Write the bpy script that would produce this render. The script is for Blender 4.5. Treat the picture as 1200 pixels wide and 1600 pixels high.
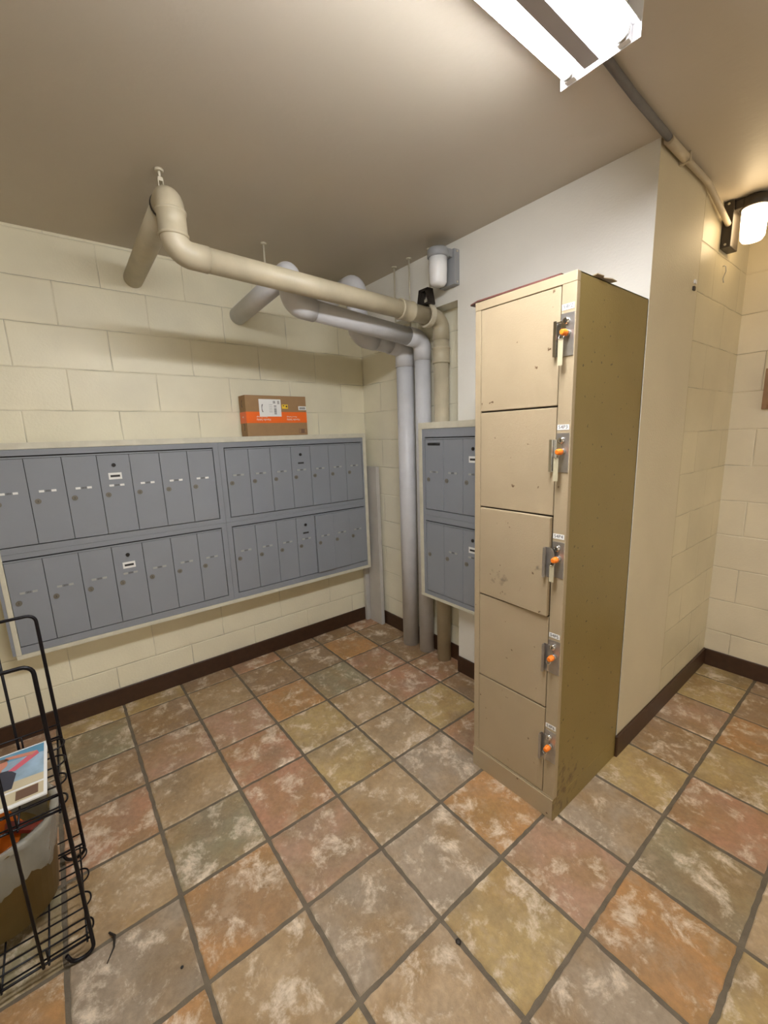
import bpy, bmesh, math, random
from mathutils import Vector, Matrix
random.seed(7)
for o in list(bpy.data.objects): bpy.data.objects.remove(o, do_unlink=True)
SC = bpy.context.scene
COL = SC.collection
T = 0.305                                     # floor tile module
XL, YC, YR, XC, YF, H = .157, 1.093, 1.186, 2.175, 2.303, 2.48
XE, YS = 4.7, -3.6                            # extent of the room behind the camera

# ------------------------------------------------------------------ camera
F_PX, CX, CY = 662.564, 615.93, 807.64
Rm = [[0.6283255135362203, 0.7772829986711383, -0.03222094064809633],
      [0.12700766833204374, -0.14335399724550113, -0.9814879946584137],
      [-0.7675129322847287, 0.612601641730203, -0.1887938752321099]]
cd = bpy.data.cameras.new('camera'); cam = bpy.data.objects.new('camera', cd); COL.objects.link(cam)
m = Matrix.Identity(4)
for r in range(3):
    m[r][0] = Rm[0][r]; m[r][1] = -Rm[1][r]; m[r][2] = -Rm[2][r]
m[0][3], m[1][3], m[2][3] = 2.89842, -.74219, 1.48079
cam.matrix_world = m
cd.sensor_fit = 'HORIZONTAL'; cd.sensor_width = 36; cd.lens = F_PX/1200*36
cd.shift_x = (600-CX)/1200; cd.shift_y = (CY-800)/1200; cd.clip_start = .02
SC.camera = cam

# ------------------------------------------------------------------ world, exposure, lamp strengths
w = bpy.data.worlds.new('world'); SC.world = w; w.use_nodes = True
w.node_tree.nodes['Background'].inputs[0].default_value = (1.0, .93, .80, 1)
w.node_tree.nodes['Background'].inputs[1].default_value = .75
SC.view_settings.view_transform = 'Standard'; SC.view_settings.look = 'None'
SC.view_settings.gamma = 1; SC.view_settings.use_curve_mapping = False
SC.view_settings.exposure = 1.3
TUBE_STRENGTH = 46.0
LAMP_STRENGTH = 5.0

# ------------------------------------------------------------------ materials
def mat(name, col, rough=.5, metal=0, spec=.5, emit=None, es=0, noise=0, nscale=8, bump=0, bscale=60, alpha=1, coat=0):
    M = bpy.data.materials.new(name); M.use_nodes = True
    nt = M.node_tree; b = nt.nodes['Principled BSDF']
    b.inputs['Base Color'].default_value = (*col, 1); b.inputs['Roughness'].default_value = rough
    b.inputs['Metallic'].default_value = metal; b.inputs['Specular IOR Level'].default_value = spec
    b.inputs['Alpha'].default_value = alpha; b.inputs['Coat Weight'].default_value = coat
    if emit: b.inputs['Emission Color'].default_value = (*emit, 1); b.inputs['Emission Strength'].default_value = es
    if noise or bump: g = nt.nodes.new('ShaderNodeNewGeometry')
    if noise:
        n = nt.nodes.new('ShaderNodeTexNoise'); n.inputs['Scale'].default_value = nscale; n.inputs['Detail'].default_value = 5
        nt.links.new(g.outputs['Position'], n.inputs['Vector'])
        mr = nt.nodes.new('ShaderNodeMapRange'); mr.inputs[1].default_value = .3; mr.inputs[2].default_value = .7
        mr.inputs[3].default_value = 1-noise; mr.inputs[4].default_value = 1+noise*.5
        nt.links.new(n.outputs[0], mr.inputs[0])
        mx = nt.nodes.new('ShaderNodeMix'); mx.data_type = 'RGBA'; mx.blend_type = 'MULTIPLY'; mx.inputs[0].default_value = 1
        mx.inputs[6].default_value = (*col, 1); nt.links.new(mr.outputs[0], mx.inputs[7]); nt.links.new(mx.outputs[2], b.inputs['Base Color'])
    if bump:
        n2 = nt.nodes.new('ShaderNodeTexNoise'); n2.inputs['Scale'].default_value = bscale; n2.inputs['Detail'].default_value = 3
        nt.links.new(g.outputs['Position'], n2.inputs['Vector'])
        bp = nt.nodes.new('ShaderNodeBump'); bp.inputs['Strength'].default_value = bump; bp.inputs['Distance'].default_value = .004
        nt.links.new(n2.outputs[0], bp.inputs['Height']); nt.links.new(bp.outputs[0], b.inputs['Normal'])
    return M

def nd(nt, t, **kw):
    n = nt.nodes.new(t)
    for k, v in kw.items(): setattr(n, k, v)
    return n

def block_mat(name, axis, h0, z0=.032, col=(.83, .78, .585)):
    M = bpy.data.materials.new(name); M.use_nodes = True; nt = M.node_tree; L = nt.links.new
    b = nt.nodes['Principled BSDF']; b.inputs['Roughness'].default_value = .42
    g = nd(nt, 'ShaderNodeNewGeometry'); s = nd(nt, 'ShaderNodeSeparateXYZ'); L(g.outputs['Position'], s.inputs[0])
    ah = nd(nt, 'ShaderNodeMath', operation='SUBTRACT'); L(s.outputs[axis], ah.inputs[0]); ah.inputs[1].default_value = h0
    az = nd(nt, 'ShaderNodeMath', operation='SUBTRACT'); L(s.outputs['Z'], az.inputs[0]); az.inputs[1].default_value = z0
    wn = nd(nt, 'ShaderNodeTexNoise'); wn.inputs['Scale'].default_value = 14; L(g.outputs['Position'], wn.inputs['Vector'])
    wz = nd(nt, 'ShaderNodeMath', operation='MULTIPLY_ADD'); L(wn.outputs[0], wz.inputs[0]); wz.inputs[1].default_value = .006; L(az.outputs[0], wz.inputs[2])
    c = nd(nt, 'ShaderNodeCombineXYZ'); L(ah.outputs[0], c.inputs[0]); L(wz.outputs[0], c.inputs[1])
    def brick(ms, sm):
        t = nd(nt, 'ShaderNodeTexBrick'); L(c.outputs[0], t.inputs['Vector'])
        t.inputs['Scale'].default_value = 1; t.inputs['Brick Width'].default_value = .4; t.inputs['Row Height'].default_value = .2032
        t.inputs['Mortar Size'].default_value = ms; t.inputs['Mortar Smooth'].default_value = sm
        t.inputs['Color1'].default_value = (0, 0, 0, 1); t.inputs['Color2'].default_value = (1, 1, 1, 1); t.inputs['Mortar'].default_value = (.5, .5, .5, 1)
        return t
    wide = brick(.006, 1.0); thin = brick(.0016, .3)
    # colour: slight tone per block, thin cracked line in the bed joints, soft grime
    n = nd(nt, 'ShaderNodeTexNoise'); n.inputs['Scale'].default_value = 3.5; n.inputs['Detail'].default_value = 6; L(g.outputs['Position'], n.inputs['Vector'])
    mr = nd(nt, 'ShaderNodeMapRange'); mr.inputs[1].default_value = .25; mr.inputs[2].default_value = .75; mr.inputs[3].default_value = .90; mr.inputs[4].default_value = 1.05; L(n.outputs[0], mr.inputs[0])
    tone = nd(nt, 'ShaderNodeMapRange'); tone.inputs[3].default_value = .965; tone.inputs[4].default_value = 1.03; L(wide.outputs['Color'], tone.inputs[0])
    mm = nd(nt, 'ShaderNodeMath', operation='MULTIPLY'); L(mr.outputs[0], mm.inputs[0]); L(tone.outputs[0], mm.inputs[1])
    cn = nd(nt, 'ShaderNodeTexNoise'); cn.inputs['Scale'].default_value = 5; cn.inputs['Detail'].default_value = 2; L(g.outputs['Position'], cn.inputs['Vector'])
    cr = nd(nt, 'ShaderNodeMapRange'); cr.inputs[1].default_value = .42; cr.inputs[2].default_value = .62; cr.inputs[3].default_value = .06; cr.inputs[4].default_value = .55; L(cn.outputs[0], cr.inputs[0])
    ln = nd(nt, 'ShaderNodeMath', operation='MULTIPLY'); L(thin.outputs['Fac'], ln.inputs[0]); L(cr.outputs[0], ln.inputs[1])
    inv = nd(nt, 'ShaderNodeMath', operation='SUBTRACT'); inv.inputs[0].default_value = 1; L(ln.outputs[0], inv.inputs[1])
    m2 = nd(nt, 'ShaderNodeMath', operation='MULTIPLY'); L(mm.outputs[0], m2.inputs[0]); L(inv.outputs[0], m2.inputs[1])
    mx = nd(nt, 'ShaderNodeMix', data_type='RGBA', blend_type='MULTIPLY'); mx.inputs[0].default_value = 1
    mx.inputs[6].default_value = (*col, 1); L(m2.outputs[0], mx.inputs[7]); L(mx.outputs[2], b.inputs['Base Color'])
    fn = nd(nt, 'ShaderNodeTexNoise'); fn.inputs['Scale'].default_value = 90; fn.inputs['Detail'].default_value = 3; L(g.outputs['Position'], fn.inputs['Vector'])
    hh = nd(nt, 'ShaderNodeMath', operation='MULTIPLY_ADD'); L(fn.outputs[0], hh.inputs[0]); hh.inputs[1].default_value = .35
    iw = nd(nt, 'ShaderNodeMath', operation='SUBTRACT'); iw.inputs[0].default_value = 1; L(wide.outputs['Fac'], iw.inputs[1]); L(iw.outputs[0], hh.inputs[2])
    bp = nd(nt, 'ShaderNodeBump'); bp.inputs['Strength'].default_value = .55; bp.inputs['Distance'].default_value = .004
    L(hh.outputs[0], bp.inputs['Height']); L(bp.outputs[0], b.inputs['Normal'])
    return M

def floor_mat():
    M = bpy.data.materials.new('slate_tile'); M.use_nodes = True; nt = M.node_tree; L = nt.links.new
    b = nt.nodes['Principled BSDF']
    a = nd(nt, 'ShaderNodeAttribute', attribute_name='tile'); sd = nd(nt, 'ShaderNodeAttribute', attribute_name='seed')
    g = nd(nt, 'ShaderNodeNewGeometry')
    ad = nd(nt, 'ShaderNodeVectorMath', operation='ADD'); L(g.outputs['Position'], ad.inputs[0]); L(sd.outputs['Vector'], ad.inputs[1])
    def noise(sc, det, rough=.5, dist=0):
        n = nd(nt, 'ShaderNodeTexNoise'); n.inputs['Scale'].default_value = sc; n.inputs['Detail'].default_value = det
        n.inputs['Roughness'].default_value = rough; n.inputs['Distortion'].default_value = dist; L(ad.outputs[0], n.inputs['Vector']); return n
    def rng(src, a0, a1, b0, b1):
        r = nd(nt, 'ShaderNodeMapRange'); L(src, r.inputs[0])
        for i, v in enumerate((a0, a1, b0, b1)): r.inputs[i+1].default_value = v
        return r.outputs[0]
    def mix(f, A, B, bt='MIX'):
        x = nd(nt, 'ShaderNodeMix', data_type='RGBA', blend_type=bt)
        for k, v in ((0, f), (6, A), (7, B)):
            if isinstance(v, (float, int)): x.inputs[k].default_value = v
            elif isinstance(v, tuple): x.inputs[k].default_value = (*v, 1)
            else: L(v, x.inputs[k])
        return x.outputs[2]
    n1 = noise(6, 3, .5); n2 = noise(10, 12, .74, .25); n3 = noise(55, 5, .6); n4 = noise(4.5, 2); n5 = noise(14, 7, .7)
    c = mix(rng(n1.outputs[0], .42, .66, 0, .7), a.outputs['Color'], (.35, .21, .075))          # ochre clouds
    c = mix(rng(n4.outputs[0], .48, .68, 0, .5), c, (.25, .19, .12))                           # grey olive clouds
    c = mix(rng(n3.outputs[0], .3, .7, 0, .32), c, (.08, .05, .025))                             # fine darker grain
    c = mix(rng(n5.outputs[0], .52, .64, 0, .45), c, (.50, .38, .25))
    c = mix(rng(n2.outputs[0], .52, .66, 0, .95), c, (.78, .66, .50))                            # chalky mineral patches
    L(c, b.inputs['Base Color'])
    r = rng(n5.outputs[0], .3, .7, .34, .58); L(r, b.inputs['Roughness'])
    hs = nd(nt, 'ShaderNodeMath', operation='MULTIPLY_ADD'); L(n2.outputs[0], hs.inputs[0]); hs.inputs[1].default_value = 1.6; 
    h2 = nd(nt, 'ShaderNodeMath', operation='MULTIPLY'); L(n3.outputs[0], h2.inputs[0]); h2.inputs[1].default_value = .25; L(h2.outputs[0], hs.inputs[2])
    bp = nd(nt, 'ShaderNodeBump'); bp.inputs['Strength'].default_value = .7; bp.inputs['Distance'].default_value = .008
    L(hs.outputs[0], bp.inputs['Height']); L(bp.outputs[0], b.inputs['Normal'])
    return M

def rusty(name, base, spot, thr=.66, rough=.45, scale=30):
    M = mat(name, base, rough, noise=.06, nscale=5, bump=.12, bscale=180); nt = M.node_tree; L = nt.links.new
    b = nt.nodes['Principled BSDF']; src = b.inputs['Base Color'].links[0].from_socket
    g = nd(nt, 'ShaderNodeNewGeometry'); v = nd(nt, 'ShaderNodeTexNoise'); v.inputs['Scale'].default_value = scale; v.inputs['Detail'].default_value = 4
    L(g.outputs['Position'], v.inputs['Vector'])
    r = nd(nt, 'ShaderNodeMapRange'); r.inputs[1].default_value = thr; r.inputs[2].default_value = thr+.03; L(v.outputs[0], r.inputs[0])
    x = nd(nt, 'ShaderNodeMix', data_type='RGBA'); L(r.outputs[0], x.inputs[0]); L(src, x.inputs[6]); x.inputs[7].default_value = (*spot, 1); L(x.outputs[2], b.inputs['Base Color'])
    return M

M_blockL = block_mat('block_left', 'Y', -.015)
M_blockB = block_mat('block_recess', 'X', .17, col=(.82, .78, .62))
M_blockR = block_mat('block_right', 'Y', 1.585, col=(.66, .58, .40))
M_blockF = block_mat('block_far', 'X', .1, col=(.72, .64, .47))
M_plaster = mat('plaster', (.82, .80, .73), .42, noise=.05, nscale=2.5, bump=.25, bscale=110)
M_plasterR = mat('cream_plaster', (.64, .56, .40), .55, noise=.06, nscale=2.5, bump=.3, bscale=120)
M_ceiling = mat('ceiling_paint', (.54, .48, .39), .45, noise=.05, nscale=1.6, bump=.15, bscale=45)
M_tile = floor_mat()
M_grout = mat('grout', (.15, .12, .08), .8, noise=.25, nscale=20, bump=.5, bscale=200)
M_base = mat('baseboard_vinyl', (.050, .022, .010), .42, noise=.2, nscale=30)
M_grey = mat('mailbox_grey', (.265, .285, .312), .36, noise=.03, nscale=5, bump=.06, bscale=250)
M_greyd = mat('mailbox_shadow_gap', (.03, .03, .035), .6)
M_white = mat('surround_paint', (.66, .63, .50), .5, noise=.1, nscale=18, bump=.15)
M_lock = mat('lock_metal', (.20, .185, .15), .4, metal=.2)
M_black = mat('black_plastic', (.012, .012, .014), .45)
M_label = mat('label_cream', (.62, .62, .56), .5)
M_labelw = mat('label_white', (.85, .85, .82), .5)
M_ink = mat('ink', (.03, .03, .03), .6)
M_platel = mat('plate_light', (.40, .40, .38), .4)
M_plate = mat('plate_grey', (.23, .24, .25), .4)
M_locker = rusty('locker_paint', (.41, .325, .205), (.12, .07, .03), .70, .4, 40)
M_locker_shaded = rusty('locker_paint_shaded_side', (.26, .19, .062), (.07, .045, .02), .68, .38, 45)  # locker paint made darker and more olive: the right side's dimness in its colour
def scuff(M, c, r, col, thr):
    # a worn stain with its own place and outline
    nt = M.node_tree; L = nt.links.new; b = nt.nodes['Principled BSDF']; src = b.inputs['Base Color'].links[0].from_socket
    g = nd(nt, 'ShaderNodeNewGeometry'); d = nd(nt, 'ShaderNodeVectorMath', operation='DISTANCE'); L(g.outputs['Position'], d.inputs[0]); d.inputs[1].default_value = c
    n = nd(nt, 'ShaderNodeTexNoise'); n.inputs['Scale'].default_value = 28; n.inputs['Detail'].default_value = 7; L(g.outputs['Position'], n.inputs['Vector'])
    f = nd(nt, 'ShaderNodeMapRange'); f.inputs[1].default_value = 0; f.inputs[2].default_value = r; f.inputs[3].default_value = .22; f.inputs[4].default_value = -.12; L(d.outputs['Value'], f.inputs[0])
    a = nd(nt, 'ShaderNodeMath', operation='ADD'); L(n.outputs[0], a.inputs[0]); L(f.outputs[0], a.inputs[1])
    m_ = nd(nt, 'ShaderNodeMapRange'); m_.inputs[1].default_value = thr; m_.inputs[2].default_value = thr+.12; m_.inputs[4].default_value = .7; L(a.outputs[0], m_.inputs[0])
    x = nd(nt, 'ShaderNodeMix', data_type='RGBA'); L(m_.outputs[0], x.inputs[0]); L(src, x.inputs[6]); x.inputs[7].default_value = (*col, 1); L(x.outputs[2], b.inputs['Base Color'])
scuff(M_locker_shaded, (2.175, .64, .12), .22, (.09, .045, .015), .62)
scuff(M_locker, (1.90, .57, .90), .12, (.12, .10, .07), .66)
scuff(M_locker, (2.08, .57, 1.01), .07, (.12, .10, .07), .62)
M_steel = mat('brushed_steel', (.50, .48, .45), .33, metal=.85, noise=.15, nscale=40)
M_chrome = mat('chrome', (.75, .74, .72), .12, metal=1)
M_orange = mat('orange_plastic', (.90, .22, .015), .4)
M_tag = mat('clear_tag', (.62, .56, .38), .25, alpha=.75)
M_pipeb = mat('pipe_beige', (.49, .43, .30), .42, noise=.16, nscale=9, bump=.1, bscale=80)
M_pipew = mat('pipe_white', (.62, .62, .63), .45, noise=.08, nscale=10, bump=.12, bscale=80)
M_rod = mat('painted_rod', (.55, .50, .38), .5)
M_dark = mat('dark_iron', (.035, .028, .022), .45, metal=.4)
M_lampg = mat('lamp_grey', (.30, .31, .32), .45)
M_lampd = mat('lamp_dark', (.055, .045, .035), .4, metal=.3)
M_jar = mat('jar_opal', (.82, .82, .82), .25)
M_jarlit = mat('jar_lit', (1, .9, .7), .3, emit=(1, .74, .42), es=LAMP_STRENGTH)
M_tube = mat('fluorescent', (1, 1, 1), .3, emit=(.96, .97, 1.0), es=TUBE_STRENGTH)
M_enamel = mat('white_enamel', (.82, .82, .84), .25)
M_ballast = mat('ballast_grey', (.42, .41, .44), .4)
M_conduit = mat('conduit_grey', (.17, .16, .155), .85, noise=.1, nscale=20)
M_conduitb = mat('conduit_beige', (.50, .42, .30), .6)
M_card = mat('cardboard', (.34, .205, .095), .75, noise=.06, nscale=25)
M_tape = mat('orange_tape', (.90, .16, .015), .35)
M_yellow = mat('yellow_sticker', (.90, .62, .03), .5)
M_wire = mat('black_wire', (.004, .003, .005), .35, spec=.3)
M_bucket = mat('bucket_plastic', (.20, .135, .035), .45, noise=.2, nscale=12)
M_bag = mat('bag_film', (.62, .64, .60), .25, alpha=.42, bump=.6, bscale=22)
M_red = mat('dark_red', (.28, .035, .02), .4)
M_board = mat('grey_board', (.52, .50, .46), .5, noise=.1, nscale=6)
M_wood = mat('oak_wood', (.28, .15, .06), .45, noise=.2, nscale=14)
M_maroon = mat('maroon_sheet', (.13, .045, .035), .5)
M_skin = mat('print_skin', (.62, .25, .16), .4)
M_sky = mat('print_sky', (.33, .47, .58), .35, noise=.3, nscale=18)
M_sea = mat('print_sea', (.12, .32, .48), .35)
M_sand = mat('print_sand', (.60, .52, .34), .35)
M_navy = mat('print_navy', (.03, .035, .06), .35)
M_pink = mat('print_pink', (.65, .12, .16), .4)
M_brownp = mat('print_brown', (.15, .08, .05), .4)

# ------------------------------------------------------------------ mesh helpers
def bx(bm, x0, x1, y0, y1, z0, z1, mi=0, bev=0, seg=2):
    x0, x1 = sorted((x0, x1)); y0, y1 = sorted((y0, y1)); z0, z1 = sorted((z0, z1))
    vs = [bm.verts.new(p) for p in ((x0,y0,z0),(x1,y0,z0),(x1,y1,z0),(x0,y1,z0),(x0,y0,z1),(x1,y0,z1),(x1,y1,z1),(x0,y1,z1))]
    fs = [bm.faces.new([vs[i] for i in q]) for q in ((0,3,2,1),(4,5,6,7),(0,1,5,4),(1,2,6,5),(2,3,7,6),(3,0,4,7))]
    for f in fs: f.material_index = mi
    if bev:
        es = list({e for f in fs for e in f.edges})
        r = bmesh.ops.bevel(bm, geom=es, offset=bev, segments=seg, affect='EDGES', profile=.6)
        for f in r['faces']: f.material_index = mi
    return vs

def frame_of(d):
    d = d.normalized(); a = Vector((0, 0, 1)) if abs(d.z) < .9 else Vector((1, 0, 0))
    u = d.cross(a).normalized(); return u, d.cross(u).normalized()

def sweep(bm, pts, r, n=16, mi=0, cap=True, closed=False):
    pts = [Vector(p) for p in pts]; N = len(pts)
    rad = r if callable(r) else (lambda i: r)
    tg = []
    for i in range(N):
        a = pts[(i-1) % N] if (closed or i > 0) else pts[i]; b = pts[(i+1) % N] if (closed or i < N-1) else pts[i]
        tg.append((b-a).normalized())
    u, v = frame_of(tg[0]); rings = []
    for i in range(N):
        if i: 
            u = (u - tg[i]*u.dot(tg[i])).normalized(); v = tg[i].cross(u).normalized()
        rings.append([bm.verts.new(pts[i] + (u*math.cos(2*math.pi*k/n) + v*math.sin(2*math.pi*k/n))*rad(i)) for k in range(n)])
    for i in range(N if closed else N-1):
        A, B = rings[i], rings[(i+1) % N]
        for k in range(n):
            f = bm.faces.new((A[k], A[(k+1) % n], B[(k+1) % n], B[k])); f.smooth = True; f.material_index = mi
    if cap and not closed:
        f = bm.faces.new(list(reversed(rings[0]))); f.material_index = mi
        f = bm.faces.new(rings[-1]); f.material_index = mi

def fillet(pts, rad, seg=8):
    pts = [Vector(p) for p in pts]; out = [pts[0]]
    for i in range(1, len(pts)-1):
        a = (pts[i-1]-pts[i]); b = (pts[i+1]-pts[i]); rr = rad if not isinstance(rad, (list, tuple)) else rad[i-1]
        t = a.angle(b); L = min(rr/math.tan(t/2), a.length*.49, b.length*.49); rr = L*math.tan(t/2)
        a.normalize(); b.normalize(); p0 = pts[i]+a*L; p1 = pts[i]+b*L
        c = pts[i] + (a+b).normalized()*(rr/math.sin(t/2)); v0 = p0-c; v1 = p1-c; ang = v0.angle(v1); ax = v0.cross(v1).normalized()
        for k in range(seg+1): out.append(c + Matrix.Rotation(ang*k/seg, 3, ax) @ v0)
    out.append(pts[-1]); return out

def lathe(bm, c, prof, n=32, mi=0, axis='Z', close=False):
    c = Vector(c); rings = []
    for r, z in prof:
        ring = []
        for k in range(n):
            a = 2*math.pi*k/n; p = (r*math.cos(a), r*math.sin(a), z)
            if axis == 'X': p = (z, r*math.cos(a), r*math.sin(a))
            if axis == 'Y': p = (r*math.cos(a), z, r*math.sin(a))
            ring.append(bm.verts.new(c+Vector(p)))
        rings.append(ring)
    for A, B in zip(rings, rings[1:]):
        for k in range(n):
            f = bm.faces.new((A[k], A[(k+1) % n], B[(k+1) % n], B[k])); f.smooth = True; f.material_index = mi
    for R in (rings[0], rings[-1]):
        try: f = bm.faces.new(R); f.material_index = mi
        except Exception: pass

def prism(bm, poly, ax, a0, a1, mi=0):
    # poly: list of 2d points in the plane perpendicular to ax
    def P(p, a): return {'x': (a, p[0], p[1]), 'y': (p[0], a, p[1]), 'z': (p[0], p[1], a)}[ax]
    A = [bm.verts.new(P(p, a0)) for p in poly]; B = [bm.verts.new(P(p, a1)) for p in poly]; n = len(poly)
    fs = [bm.faces.new(A), bm.faces.new(list(reversed(B)))]
    for k in range(n): fs.append(bm.faces.new((A[k], B[k], B[(k+1) % n], A[(k+1) % n])))
    for f in fs: f.material_index = mi

def add_text(bm, s, size, origin, right, up, depth=.0004, mi=0, align='CENTER'):
    cu = bpy.data.curves.new('lettering', 'FONT'); cu.body = s; cu.size = size; cu.align_x = align; cu.align_y = 'CENTER'; cu.extrude = depth/2; cu.resolution_u = 2
    ob = bpy.data.objects.new('lettering', cu); COL.objects.link(ob)
    me = bpy.data.meshes.new_from_object(ob.evaluated_get(bpy.context.evaluated_depsgraph_get()))
    bpy.data.objects.remove(ob); r = Vector(right).normalized(); u = Vector(up).normalized(); n = r.cross(u); o = Vector(origin)
    vs = [bm.verts.new(o + r*v.co.x + u*v.co.y + n*v.co.z) for v in me.vertices]
    for p in me.polygons:
        try: f = bm.faces.new([vs[i] for i in p.vertices]); f.material_index = mi
        except Exception: pass
    bpy.data.meshes.remove(me)

WO = {}                                        # world origins of linked objects
def obj(name, bm, mats, parent=None, origin=None, norm=True, label=None):
    if norm: bmesh.ops.recalc_face_normals(bm, faces=bm.faces)
    if not isinstance(mats, (list, tuple)): mats = [mats]
    vs = [v.co for v in bm.verts]
    lo = Vector([min(v[i] for v in vs) for i in range(3)]); hi = Vector([max(v[i] for v in vs) for i in range(3)])
    o = Vector(origin) if origin else Vector(((lo.x+hi.x)/2, (lo.y+hi.y)/2, lo.z))
    bmesh.ops.translate(bm, verts=bm.verts, vec=-o)
    me = bpy.data.meshes.new(name); bm.to_mesh(me); bm.free()
    for mm_ in mats: me.materials.append(mm_)
    ob = bpy.data.objects.new(name, me); COL.objects.link(ob); WO[ob] = o
    if parent: ob.parent = parent; ob.location = o-WO[parent]
    else: ob.location = o
    if label: ob['label'] = label
    return ob
def new(): return bmesh.new()
def tag(o, label, cat, group=None):
    o['label'] = label; o['category'] = cat
    if group: o['group'] = group
    return o
def thing(name, loc, label, cat, group=None):
    o = bpy.data.objects.new(name, None); o.empty_display_size = .05; COL.objects.link(o); o.location = loc; WO[o] = Vector(loc)
    return tag(o, label, cat, group)
def struct(name, bm, mats, parent=None, **k):
    o = obj(name, bm, mats, parent, **k)
    if not parent: o['kind'] = 'structure'
    return o
def B(name, x0, x1, y0, y1, z0, z1, m_, parent=None, bev=0, **k):
    bm = new(); bx(bm, x0, x1, y0, y1, z0, z1, 0, bev); return obj(name, bm, m_, parent, **k)

# ------------------------------------------------------------------ the room
def build_floor():
    bm = new(); cl = bm.loops.layers.float_color.new('tile'); sl = bm.loops.layers.float_color.new('seed')
    P = dict(T=(.42,.30,.165), O=(.45,.235,.085), G=(.29,.25,.145), Y=(.46,.33,.135), P=(.42,.255,.16), B=(.31,.20,.11), R=(.43,.225,.125), S=(.35,.275,.19), L=(.50,.36,.21))
    known = {}
    rows = {-4: '...RGO', -3: 'YGBRTSO', -2: 'YBPTGOT', -1: 'BTPRRPSL', 0: 'RBOYYTSYS', 1: 'BBGTTSOPOY', 2: 'BORRYRPSGT', 3: 'RBBRBPPYR', 4: '.......BY', 5: '.......PO', 6: '.......YB', 7: '.......YB'}
    for j, s in rows.items():
        for i, ch in enumerate(s):
            if ch != '.': known[(i, j)] = P[ch]
    rnd = random.Random(3); gw = .0066
    for i in range(0, 16):
        for j in range(-12, 8):
            x0, x1, y0, y1 = i*T+gw, (i+1)*T-gw, j*T+gw, (j+1)*T-gw
            x0 = max(x0, XL-.02); x1 = min(x1, XE+.02); y1 = min(y1, YF+.02); y0 = max(y0, YS-.02)
            if x1-x0 < .03 or y1-y0 < .02: continue
            c = known.get((i, j)) or P[rnd.choice('TOGYPBRSTYO')]
            q = rnd.uniform(1.05, 1.2); c = [v*q for v in c]; sd = [rnd.uniform(0, 40) for _ in range(3)]
            n = 12; ring = []
            cs = [(x0,y0),(x1,y0),(x1,y1),(x0,y1)]
            for k in range(4):
                a, b_ = cs[k], cs[(k+1) % 4]
                for t in range(n):
                    f = t/n; jx = rnd.uniform(-.0016, .0016); jy = rnd.uniform(-.0016, .0016)
                    ring.append((a[0]+(b_[0]-a[0])*f+jx, a[1]+(b_[1]-a[1])*f+jy))
            cx, cy = (x0+x1)/2, (y0+y1)/2
            top = [bm.verts.new((cx+(x-cx)*.975, cy+(y-cy)*.975, 0)) for x, y in ring]
            low = [bm.verts.new((x, y, -.0045)) for x, y in ring]
            fs = [bm.faces.new(top)]
            for k in range(len(ring)):
                f = bm.faces.new((low[k], low[(k+1) % len(ring)], top[(k+1) % len(ring)], top[k])); f.smooth = True; fs.append(f)
            for f in fs:
                for l in f.loops: l[cl] = (*c, 1); l[sl] = (*sd, 1)
    s = len(bm.faces)
    bx(bm, XL-.3, XE+.3, YS-.3, YF+.3, -.1, -.0042, 1)
    return struct('floor', bm, [M_tile, M_grout])
build_floor()
bm = new(); bx(bm, XL-.2, XE+.2, YS-.2, YF+.2, H, H+.12); struct('ceiling', bm, M_ceiling)
bm = new(); bx(bm, XL-.2, XL, YS, YF+.2, -.05, H); struct('wall_left', bm, M_blockL)
# smooth plastered wall with the header that runs over the pipe recess
bm = new(); prism(bm, [(XL,2.187),(1.209,2.187),(1.209,-.05),(XC,-.05),(XC,H),(XL,H)], 'y', YC, YR); struct('wall_back', bm, M_plaster)
bm = new(); bx(bm, XL-.1, 1.25, YR, YR+.15, -.05, H); struct('wall_recess', bm, M_blockB)
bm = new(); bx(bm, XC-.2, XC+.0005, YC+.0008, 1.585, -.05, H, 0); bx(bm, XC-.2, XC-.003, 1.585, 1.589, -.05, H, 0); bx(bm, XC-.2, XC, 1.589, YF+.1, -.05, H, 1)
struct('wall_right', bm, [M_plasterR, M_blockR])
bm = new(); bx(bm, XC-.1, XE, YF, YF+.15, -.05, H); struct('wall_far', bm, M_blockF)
bm = new(); bx(bm, XE, XE+.15, YS, .75, -.05, H); bx(bm, XE, XE+.15, .75, YF+.15, 2.2, H); struct('wall_east', bm, M_blockR)  # unseen wall; opening shaped to let world light onto the right wall
bm = new(); bx(bm, XL-.2, 2.9, YS-.15, YS, -.05, H); bx(bm, 2.9, XE+.15, YS-.15, YS, 2.15, H); struct('wall_near', bm, M_blockF)  # unseen wall added to cut flat world light, gap left at one end
def baseboard(name, pts):
    bm = new()
    for (x0, x1, y0, y1) in pts:
        bx(bm, x0, x1, y0, y1, -.004, .104, 0, .003, 1)
    struct(name, bm, M_base)
baseboard('baseboard_left', [(XL, XL+.012, YS, YR)])
baseboard('baseboard_recess', [(XL+.012, 1.209, YR-.012, YR)])
baseboard('baseboard_back', [(1.207, XC+.0, YC-.012, YC)])
baseboard('baseboard_right', [(XC, XC+.012, YC-.012, YF)])
baseboard('baseboard_far', [(XC+.012, XE, YF-.012, YF)])

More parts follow.
